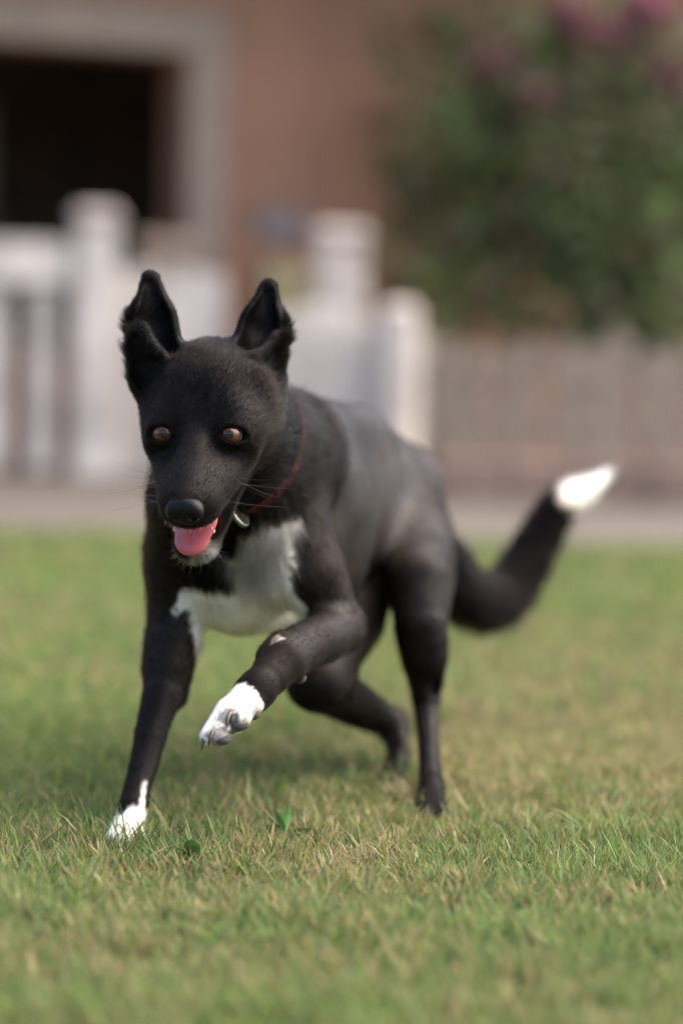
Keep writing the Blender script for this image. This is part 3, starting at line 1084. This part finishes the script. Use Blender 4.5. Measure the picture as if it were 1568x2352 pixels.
npr.append(Prim(Hd(.002, .108, -.028), Hd(.002, .104, -.046), .0012, .0012, k=.002, op=-1))
nv, nq = sdf_mesh(npr, .0008)
mesh_obj('nose', nv, nq, m_nose, dog, True)

# tongue ------------------------------------------------
m_tong, nt, b, out = new_mat('tongue_flesh')
b.inputs['Base Color'].default_value = (.46, .095, .105, 1)
b.inputs['Roughness'].default_value = .20
b.inputs['Subsurface Weight'].default_value = .25
b.inputs['Subsurface Radius'].default_value = (.006, .002, .0015)
b.inputs['Subsurface Scale'].default_value = .6
nz_ = nt.nodes.new('ShaderNodeTexNoise')
nz_.inputs['Scale'].default_value = 700
gp_ = nt.nodes.new('ShaderNodeNewGeometry')
nt.links.new(gp_.outputs['Position'], nz_.inputs['Vector'])
bp = nt.nodes.new('ShaderNodeBump')
bp.inputs['Strength'].default_value = .35
bp.inputs['Distance'].default_value = .0006
nt.links.new(nz_.outputs['Fac'], bp.inputs['Height'])
nt.links.new(bp.outputs['Normal'], b.inputs['Normal'])
tn = nrm(hf * .42 + hu * .9)
tp_ = [Prim(Hd(-.002, -.01, -.070), Hd(-.005, .045, -.088), .020, .0215, k=.008, sq=(tn, .32)),
       Prim(Hd(-.005, .045, -.088), Hd(-.008, .065, -.0995), .0215, .0195, k=.008, sq=(tn, .30))]
tp_.append(Prim(Hd(-.003, .02, -.0715), Hd(-.008, .070, -.0945), .0020, .0014, k=.005, op=-1))
tv, tq = sdf_mesh(tp_, .0010)
mesh_obj('tongue', tv, tq, m_tong, dog, True)

# teeth, claws, pads -------------------------------------
M_tooth = simple('tooth', (.72, .66, .52), .3, .1, 60)
M_claw = simple('claw_horn', (.10, .075, .06), .4, .4, 200)
M_pad = simple('paw_pad', (.085, .072, .066), .65, .3, 120, .5, 700)
for s in (-1, 1):
    g = Geo()
    g.tube([Hd(s * .0195 - .007, .050, -.103), Hd(s * .0215 - .007, .054, -.095), Hd(s * .0220 - .007, .056, -.0885)], [.0034, .0026, .0006], 8)
    g.build('tooth', M_tooth, dog, True)
def claw(a, b_, c):
    g = Geo()
    pts = [np.array(a) * (1 - t) ** 2 + 2 * np.array(b_) * t * (1 - t) + np.array(c) * t * t for t in np.linspace(0, 1, 6)]
    g.tube(pts, [.0030, .0029, .0025, .0020, .0013, .0004], 8)
    g.build('claw', M_claw, dog, True)
claw(P(470, 1690, 2.648), P(464, 1706, 2.640), P(463, 1724, 2.640))
claw(P(489, 1680, 2.632), P(480, 1700, 2.626), P(479, 1716, 2.630))
claw(P(531, 1636, 2.640), P(519, 1650, 2.630), P(522, 1672, 2.632))
claw(P(574, 1618, 2.656), P(566, 1630, 2.650), P(566, 1642, 2.652))
for tx, ty, tz in ((258, 1930, 2.728), (279, 1946, 2.712), (302, 1948, 2.712), (322, 1935, 2.726)):
    claw(P(tx, ty, tz), P(tx - 2, ty + 4, tz - .008), P(tx - 3, ty + 14, tz - .012))
for c, r in (((508, 1697, 2.637), (.0112, .0085, .0070)), ((549, 1663, 2.642), (.0112, .0085, .0078)), ((581, 1639, 2.664), (.0085, .007, .0072)), ((688, 1557, 2.742), (.0075, .006, .007))):
    g = Geo()
    g.ball(P(*c), r, None, 18, 12)
    g.build('paw_pad', M_pad, dog, True)

# collar and tag ------------------------------------------
M_collar = simple('red_webbing', (.42, .05, .03), .7, .2, 300)
M_tag = simple('tag_steel', (.30, .28, .25), .3, .35, 90, metallic=1.0)
cc = P(520, 1010, 2.86)
cn = nrm(nrm(P(600, 1075, 3.02) - P(505, 985, 2.80)) + np.array([0.0, .25, -.55]))
ca = nrm(np.cross(cn, up))
cb = np.cross(ca, cn)
pts = []
NR = 64
for k in range(NR):
    an = 2 * math.pi * k / NR
    dr = ca * math.cos(an) + cb * math.sin(an)
    hit = BVH.ray_cast(Vector(cc), Vector(dr))
    rad = hit[3] if hit[0] is not None else .09
    pts.append(min(max(rad, .06), .13))
pts = np.array(pts)
for _ in range(4):
    pts = (np.roll(pts, 1) + pts * 2 + np.roll(pts, -1)) / 4
vv, ff = [], []
for k in range(NR):
    an = 2 * math.pi * k / NR
    dr = ca * math.cos(an) + cb * math.sin(an)
    for dn, do in ((-.010, -.002), (-.009, .0030), (.009, .0030), (.010, -.002)):
        vv.append(cc + dr * (pts[k] + do) + cn * dn)
for k in range(NR):
    j = (k + 1) % NR
    for q in range(4):
        w = (q + 1) % 4
        ff.append((k * 4 + q, k * 4 + w, j * 4 + w, j * 4 + q))
collar = mesh_obj('collar', vv, ff, M_collar, dog, False)
g = Geo()
dcam = nrm(P(548, 1180, 2.8) - cam_pos)
hit = BVH.ray_cast(Vector(cam_pos), Vector(dcam))
tc_ = np.array(hit[0]) - dcam * .012
tnn = nrm(np.array([.80, -.30, .52]))
t1 = nrm(np.cross(tnn, up))
t2 = np.cross(t1, tnn)
ringp = []
n_ = 36
for off, r_ in ((-.0022, .0), (-.0022, .0150), (-.0020, .0176), (.0020, .0176), (.0030, .0155), (.0014, .0148), (.0014, .0)):
    b0 = len(g.v)
    for k in range(n_):
        an = 2 * math.pi * k / n_
        g.v.append(tc_ + tnn * off + (t1 * math.cos(an) + t2 * math.sin(an)) * max(r_, .0003))
for i in range(6):
    for k in range(n_):
        j = (k + 1) % n_
        g.f.append((i * n_ + k, i * n_ + j, (i + 1) * n_ + j, (i + 1) * n_ + k))
g.build('tag', M_tag, collar, True)
g = Geo()
rp = [tc_ + t2 * .019 + (t2 * math.cos(a_) + tnn * math.sin(a_)) * .005 for a_ in np.linspace(0, 2 * math.pi, 17)]
g.tube(rp, .0009, 6, False)
g.build('ring', M_tag, collar, True)


# ------------------------------------------------------------------ coat: short hair strands lying along the body
def hair_obj(name, roots, dirs, nrms, length, lift, rad, cols, mat, parent, npt=4, bend=None, kind='stuff'):
    n = len(roots)
    ts = np.linspace(0, 1, npt)
    pts = np.zeros((n, npt, 3))
    pts[:, 0] = roots
    cur = roots.copy()
    for i in range(1, npt):
        t = (i - .5) / (npt - 1)
        d = dirs * 1.0 + nrms * (lift * (1.25 - 1.1 * t))[:, None]
        if bend is not None:
            d = d + bend * t
        d /= np.linalg.norm(d, axis=1)[:, None] + 1e-9
        cur = cur + d * (length / (npt - 1))[:, None]
        pts[:, i] = cur
    hc = bpy.data.hair_curves.new(name)
    hc.add_curves([npt] * n)
    hc.attributes['position'].data.foreach_set('vector', pts.astype(np.float32).ravel())
    ra = hc.attributes.get('radius') or hc.attributes.new('radius', 'FLOAT', 'POINT')
    prof = 1 - .85 * ts ** 1.5
    ra.data.foreach_set('value', (rad[:, None] * prof[None]).astype(np.float32).ravel())
    set_tint(hc, cols, 'CURVE')
    hc.materials.append(mat)
    o = bpy.data.objects.new(name, hc)
    COL.objects.link(o)
    o.parent = parent
    o.matrix_parent_inverse = Matrix.Translation(-parent.location)
    o['kind'] = kind
    return o


def hair_mat(name, rough, rrough, coat=0.0):
    m = bpy.data.materials.new(name)
    m.use_nodes = True
    nt = m.node_tree
    nt.nodes.clear()
    o = nt.nodes.new('ShaderNodeOutputMaterial')
    h = nt.nodes.new('ShaderNodeBsdfHairPrincipled')
    h.parametrization = 'COLOR'
    a = nt.nodes.new('ShaderNodeAttribute')
    a.attribute_name = 'tint'
    nt.links.new(a.outputs['Color'], h.inputs['Color'])
    h.inputs['Roughness'].default_value = rough
    h.inputs['Radial Roughness'].default_value = rrough
    h.inputs['Random Roughness'].default_value = .3
    h.inputs['IOR'].default_value = 1.15
    if 'Coat' in h.inputs:
        h.inputs['Coat'].default_value = coat
    nt.links.new(h.outputs[0], o.inputs[0])
    return m


M_hair = hair_mat('dog_hair', .16, .28)
LEN = dict(head=.0062, muzzle=.0042, lid=.0034, jaw=.0065, ear=.0050, earin=.0045, neck=.019, torso=.008, shoulder=.010, leg=.0060, thigh=.0075,
           belly=.014, tail=.030, paw=.0045, paw_dark=.005, mouth=.002)
DEN = dict(head=1.7, muzzle=2.6, lid=2.0, jaw=1.6, ear=1.7, earin=1.0, neck=.75, torso=.30, shoulder=.46, leg=.8, thigh=.34,
           belly=.3, tail=.4, paw=1.3, paw_dark=.4, mouth=0.0)
LIFT = dict(head=.17, muzzle=.15, lid=.25, jaw=.5, ear=.28, earin=.22, neck=.45, torso=.09, shoulder=.16, leg=.16, thigh=.11,
            belly=.3, tail=.42, paw=.3, paw_dark=.3, mouth=.1)
vlen = sum(GW[:, gi[g_]] * LEN[g_] for g_ in groups)
vden = sum(GW[:, gi[g_]] * DEN[g_] for g_ in groups) * 1e6
vlift = sum(GW[:, gi[g_]] * LIFT[g_] for g_ in groups)
_hd = gw('head', 'muzzle', 'lid', 'ear', 'earin', 'jaw', 'mouth', 'paw')
vden = vden * _hd + soften(vden, 50) * (1 - _hd)
vlen = vlen * _hd + soften(vlen, 50) * (1 - _hd)
vlift = vlift * _hd + soften(vlift, 50) * (1 - _hd)
A0, A1, A2, A3 = (V[Q[:, k]] for k in range(4))
fnv = np.cross(A2 - A0, A3 - A1)
farea = np.linalg.norm(fnv, axis=1) * .5
fn_ = fnv / (np.linalg.norm(fnv, axis=1)[:, None] + 1e-12)
vn = np.zeros_like(V)
for k in range(4):
    np.add.at(vn, Q[:, k], fnv)
vn /= np.linalg.norm(vn, axis=1)[:, None] + 1e-12
fden = vden[Q].mean(1)
exp_n = farea * fden
cnt = rng.poisson(exp_n)
fi = np.repeat(np.arange(len(Q)), cnt)
uu, vv_ = rng.random(len(fi)), rng.random(len(fi))
wts = np.stack([(1 - uu) * (1 - vv_), uu * (1 - vv_), uu * vv_, (1 - uu) * vv_], 1)
def interp(arr):
    q = arr[Q[fi]]
    return (q * (wts[:, :, None] if q.ndim == 3 else wts)).sum(1)
roots, rn, rf, rl, rlift = interp(V), interp(vn), interp(FL), interp(vlen), interp(vlift)
rn /= np.linalg.norm(rn, axis=1)[:, None] + 1e-9
rg = {g_: interp(GW[:, gi[g_]]) for g_ in ('torso', 'neck', 'belly', 'shoulder', 'leg', 'paw', 'thigh', 'head', 'ear', 'mouth', 'muzzle', 'jaw', 'earin', 'lid')}
keep = np.ones(len(roots), bool)
for ec, s in EYES:
    keep &= np.linalg.norm(roots - ec, axis=1) > .0152
keep &= rg['mouth'] < .35
keep &= np.linalg.norm((roots - Hd(0, .094, -.026)) * 1.0, axis=1) > .0165
for c, r in (((508, 1699, 2.635), .0105), ((549, 1666, 2.640), .0105), ((581, 1641, 2.662), .0085)):
    keep &= np.linalg.norm(roots - P(*c), axis=1) > r
roots, rn, rf, rl, rlift = roots[keep], rn[keep], rf[keep], rl[keep], rlift[keep]
rg = {k: v[keep] for k, v in rg.items()}
n = len(roots)
jit = np.stack([vnoise(roots, 38, 21 + k) - .5 for k in range(3)], 1) * .55 + np.stack([vnoise(roots, 150, 31 + k) - .5 for k in range(3)], 1) * .45
calm = (1 - .7 * np.clip(rg['torso'] + rg['thigh'], 0, 1))[:, None]
d = rf + jit * calm + rng.normal(size=(n, 3)) * (.06 + .11 * calm)
d -= rn * (d * rn).sum(1)[:, None]
d /= np.linalg.norm(d, axis=1)[:, None] + 1e-9
tw = rg['torso'] + rg['neck'] + rg['belly'] + rg['shoulder']
lw = rg['leg'] + rg['paw'] + rg['shoulder']
bw = np.clip(rg['torso'] + rg['thigh'] + rg['belly'] + .5 * (rg['shoulder'] + rg['leg']) + .35 * rg['head'], 0, 1)
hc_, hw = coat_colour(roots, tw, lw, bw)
hc_ *= (rng.uniform(.65, 1.35, n) * (.6 + .8 * vnoise(roots, 260, 91)))[:, None]
pale = (rng.random(n) < .09 * (1 - np.clip(rg['torso'] + rg['thigh'] + rg['leg'] * .5, 0, 1))) & (hw < .2)
hc_[pale] += rng.uniform(.015, .055, pale.sum())[:, None] * np.array([1.0, .9, .82])
rl = rl * rng.uniform(.65, 1.25, n)
stray = rng.random(n) < .06 * calm[:, 0]
rl[stray] *= 1.45
rlift[stray] += .38
# longer: blaze on the chest, ruff, chin, ear fringe, tail underside, elbows
chestw = hw * np.clip(tw, 0, 1)
rl = rl * (1 + 1.0 * chestw)
rlift = rlift + .10 * chestw
for (A, Bt, axis, sidev, toc), s in zip(EARS, (-1, 1)):
    rel = roots - A
    hgt = rel @ axis
    outw = (rn @ sidev)
    m = rg['ear'] * sstep(.55, .95, outw) * sstep(.085, .04, hgt) * sstep(-.05, -.02, hgt)
    m = m * sstep(.004, .012, rel @ sidev)
    tuft = sstep(.45, .75, vnoise(roots, 110, 71)) * m
    rl = rl + .007 * m * rng.random(n) + .012 * tuft * rng.random(n)
    rlift = rlift + .5 * m
    d = d + (sidev * .3 - axis * .3) * m[:, None]
cheek = rg['head'] * sstep(-.05, -.10, (roots - H0) @ hf) * sstep(.03, .06, np.abs((roots - H0) @ hr))
rl = rl + .008 * cheek * rng.random(n)
chin = sstep(.030, .012, np.linalg.norm(roots - Hd(-.006, .062, -.120), axis=1))
rl = rl + .004 * chin
rlift = rlift + .4 * chin
rad = .00011 + .00011 * sstep(.007, .016, rl)
rad = np.where(rg['head'] + rg['muzzle'] + rg['ear'] + rg['lid'] + rg['jaw'] > .5, .00016, rad)
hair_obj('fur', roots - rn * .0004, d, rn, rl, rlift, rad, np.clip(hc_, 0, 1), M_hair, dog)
print('hair strands', n)

# whiskers -------------------------------------------------
wr, wd, wn_, wl, wc = [], [], [], [], []
for s in (-1, 1):
    for k in range(11):
        yy, zz = random.uniform(.015, .070), random.uniform(-.052, -.030)
        o_ = Hd(s * .075, yy, zz)
        hit = BVH.ray_cast(Vector(o_), Vector(-hr * s))
        if hit[0] is None:
            continue
        wr.append(np.array(hit[0]))
        wd.append(nrm(hr * s + hf * random.uniform(-.5, .35) + hu * random.uniform(-.35, .3)))
        wn_.append(np.array([0, 0, -1.0]))
        wl.append(random.uniform(.030, .075))
        wc.append((.05, .05, .055) if random.random() < .8 else (.5, .48, .45))
    for k in range(4):
        wr.append(Hd(s * random.uniform(.026, .040), -.016 - .006 * random.random(), .017))
        wd.append(nrm(hu + hr * s * random.uniform(.2, .9) + hf * .25))
        wn_.append(np.array([0, 0, -1.0]))
        wl.append(random.uniform(.016, .032))
        wc.append((.03, .03, .033))
for k in range(70):
    an = random.uniform(-1.9, 1.9)
    c_ = Hd(-.006 + .021 * math.sin(an), .060 + .014 * math.cos(an), -.118 + random.uniform(-.006, .008))
    wr.append(c_)
    wd.append(nrm(hr * math.sin(an) + hf * math.cos(an) * .6 - hu * .8 + np.array([random.gauss(0, .25) for _ in range(3)])))
    wn_.append(np.array([0, 0, -1.0]))
    wl.append(random.uniform(.006, .019))
    wc.append((.62, .58, .52) if random.random() < .7 else (.3, .26, .2))
for k in range(46):                                       # pale bristles on the rim of the upper lip
    x_ = random.uniform(-.028, .026)
    o_ = Hd(x_, .125, -.058 + abs(x_) * .1)
    hit = BVH.ray_cast(Vector(o_), Vector(-hf))
    if hit[0] is None:
        continue
    wr.append(np.array(hit[0]))
    wd.append(nrm(-hu + hf * .4 + hr * x_ * 14 + np.array([random.gauss(0, .2) for _ in range(3)])))
    wn_.append(np.array([0, 0, -1.0]))
    wl.append(random.uniform(.004, .008))
    wc.append((.5, .45, .4))
hair_obj('whiskers', np.array(wr), np.array(wd), np.array(wn_), np.array(wl), np.full(len(wr), .22), np.full(len(wr), .00017), np.array(wc), M_hair, dog, 6)

# ------------------------------------------------------------------ lawn: single blades near the lens, coarser ones beyond
M_grass = attr_mat('grass_blades', 0.5, 0.25, 0.38)


def blades(n, z0, z1, side, hgt, wid, seed, power=1.0):
    r = np.random.default_rng(seed)
    t = r.random(n)
    z = (z0 ** 2 + (z1 ** 2 - z0 ** 2) * t) ** .5 if power == 1 else z0 + (z1 - z0) * t ** power
    hw_ = z * 784 / FPX + side
    x = r.uniform(-1, 1, n) * hw_
    p = np.stack([x, z, np.zeros(n)], 1)
    rel = (p - LAWN_C) @ LAWN_N
    ok = rel < .02 + .05 * r.random(n)
    p = p[ok]
    n = len(p)
    pull = np.stack([vnoise(p, 45, 1) - .5, vnoise(p, 45, 2) - .5, np.zeros(n)], 1) * .035
    p = p + pull                                             # gather into tufts
    big = vnoise(p, 2.3, 5) * .6 + vnoise(p, 6.5, 6) * .4
    fine = vnoise(p, 26, 7)
    hl = hgt * r.uniform(.55, 1.25, n) * (.7 + .55 * fine) * (.82 + .4 * big)
    tall = r.random(n) < .03
    hl[tall] *= 1.55
    straw = r.random(n) < np.clip(.05 + 1.0 * (.56 - big) + .35 * (fine - .5) + .55 * np.exp(-((p[:, 0] - .40) ** 2 / .12 + (p[:, 1] - 3.45) ** 2 / .20)) + .22 * np.exp(-((p[:, 0] + .9) ** 2 / .5 + (p[:, 1] - 4.6) ** 2 / .5)), .04, .55)
    az = r.random(n) * 2 * math.pi
    lean = np.abs(r.normal(0, .27, n)) + .05
    lean[straw] += .25 * r.random(straw.sum())
    flat = r.random(n) < .10
    lean[flat] += .6
    dh = np.stack([np.cos(az), np.sin(az), np.zeros(n)], 1)
    curl = r.uniform(.2, 1.1, n)
    fa_ = r.random(n) * 2 * math.pi
    sd = np.stack([np.cos(fa_), np.sin(fa_), np.zeros(n)], 1)
    w = wid * r.uniform(.6, 1.3, n)
    rows = []
    cur = p.copy()
    cur[:, 2] -= .002
    for i, (f, wf) in enumerate(((0, .85), (.38, 1.0), (.72, .7), (1, .0))):
        if i:
            a_ = lean + curl * (f - .2)
            step = hl * (f - pf)
            cur = cur + dh * (np.sin(a_) * step)[:, None] + up * (np.cos(a_) * step)[:, None]
        pf = f
        if wf > 0:
            rows += [cur - sd * (w * wf * .5)[:, None], cur + sd * (w * wf * .5)[:, None]]
        else:
            rows += [cur.copy()]
    Vb = np.stack(rows, 1)
    k = np.arange(n)[:, None] * 7
    tris = np.concatenate([k + np.array(q)[None] for q in ((0, 1, 3), (0, 3, 2), (2, 3, 5), (2, 5, 4), (4, 5, 6))], 0)
    gcol = np.array([.165, .245, .075])[None] * (1 + .55 * (r.random(n) - .5))[:, None]
    gcol[:, 0] *= 1 + .5 * (r.random(n) - .45)
    dark = r.random(n) < .25
    gcol[dark] *= np.array([.60, .72, .75])
    bluish = r.random(n) < .10
    gcol[bluish] = gcol[bluish] * .5 + np.array([.085, .14, .075]) * .5
    yel = r.random(n) < .10
    gcol[yel] = np.array([.30, .34, .08])
    scol = np.array([.42, .345, .185])[None] * (1 + .6 * (r.random(n) - .5))[:, None]
    rust = r.random(n) < .3
    scol[rust] = np.array([.35, .25, .14])
    col = np.where(straw[:, None], scol, gcol)
    col *= (.85 + .3 * big)[:, None]
    tipd = np.where(r.random(n) < .35, 1, 0)[:, None]
    ctip = col * (1 - tipd * .6) + np.array([.36, .28, .15]) * tipd * .6
    cc_ = np.stack([col, col, col, col, col * .4 + ctip * .6, col * .4 + ctip * .6, ctip], 1)
    return Vb.reshape(-1, 3), tris, np.clip(cc_.reshape(-1, 3), 0, 1)


parts_ = [blades(46000, 1.45, 2.3, .25, .034, .0022, 101), blades(125000, 2.3, 3.7, .30, .036, .0022, 102), blades(52000, 3.7, 5.4, .4, .040, .0045, 103),
          blades(42000, 5.4, 7.6, .6, .038, .0075, 104)]
off = 0
vs, fs, cs_ = [], [], []
for a_, b_, c_ in parts_:
    vs.append(a_)
    fs.append(b_ + off)
    cs_.append(c_)
    off += len(a_)
lawn = mesh_obj('lawn_grass', np.concatenate(vs), np.concatenate(fs), M_grass, None, False, 'stuff')
set_tint(lawn.data, np.concatenate(cs_))
lawn['label'] = 'short green and straw coloured grass blades of the lawn'

# broad leaved weeds in the turf ---------------------------
M_weed = simple('weed_leaf', (.19, .36, .09), .5, .3, 60, .2, 300)
M_weed2 = simple('young_weed_leaf', (.34, .46, .09), .5, .3, 60, .2, 300)


def leaf_mesh(base, direction, length, width, mat, parent):
    t = nrm(direction)
    s = nrm(np.cross(t, up + np.array([.13, .4, 0])))
    nn = np.cross(s, t)
    vv, ff = [], []
    prof = [.25, .75, 1.0, .95, .7, .08]
    for i, w in enumerate(prof):
        f = i / (len(prof) - 1)
        c = base + t * length * f - nn * length * .22 * f * f
        for q in (-1, 0, 1):
            vv.append(c + s * width * .5 * w * q + nn * abs(q) * width * .16)
    for i in range(len(prof) - 1):
        for q in range(2):
            a = i * 3 + q
            ff.append((a, a + 1, a + 4, a + 3))
    return mesh_obj('leaf', vv, ff, mat, parent, True)


def weed(u, v, leaves, label, mat, stem=.02):
    b0 = ground_at(u, v)
    w = empty('weed', b0, label, 'weed', 'broad leaved weeds in the lawn')
    g = Geo()
    g.tube([b0 - up * .003, b0 + up * stem], [.0016, .001], 6)
    g.build('stem', mat, w, True)
    for dx, dy, dz, L_, W_ in leaves:
        leaf_mesh(b0 + up * stem * .9, np.array([dx, dy, dz]), L_, W_, mat, w)


weed(446, 2000, [(-.1, -.5, 1, .034, .020), (.8, -.3, .55, .026, .014), (-.7, .4, .6, .024, .013)], 'weed with one large rounded dark green leaf to the right of the planted white paw', M_weed, .012)
weed(650, 1938, [(-.25, 0, 1, .034, .011), (.15, .2, 1, .036, .010), (.9, 0, .35, .036, .009), (-.5, .3, .7, .026, .010)], 'weed with narrow upright leaves in the turf below the lifted paw', M_weed, .012)
weed(642, 1852, [(-.15, .1, 1, .026, .013), (.3, -.1, .9, .022, .010)], 'bright yellow green seedling behind the narrow leaved weed', M_weed2, .014)
weed(1100, 1950, [(-.5, .1, .9, .016, .007), (.5, -.1, .9, .017, .007)], 'tiny yellow green two leaved seedling right of the hind paws', M_weed2, .016)
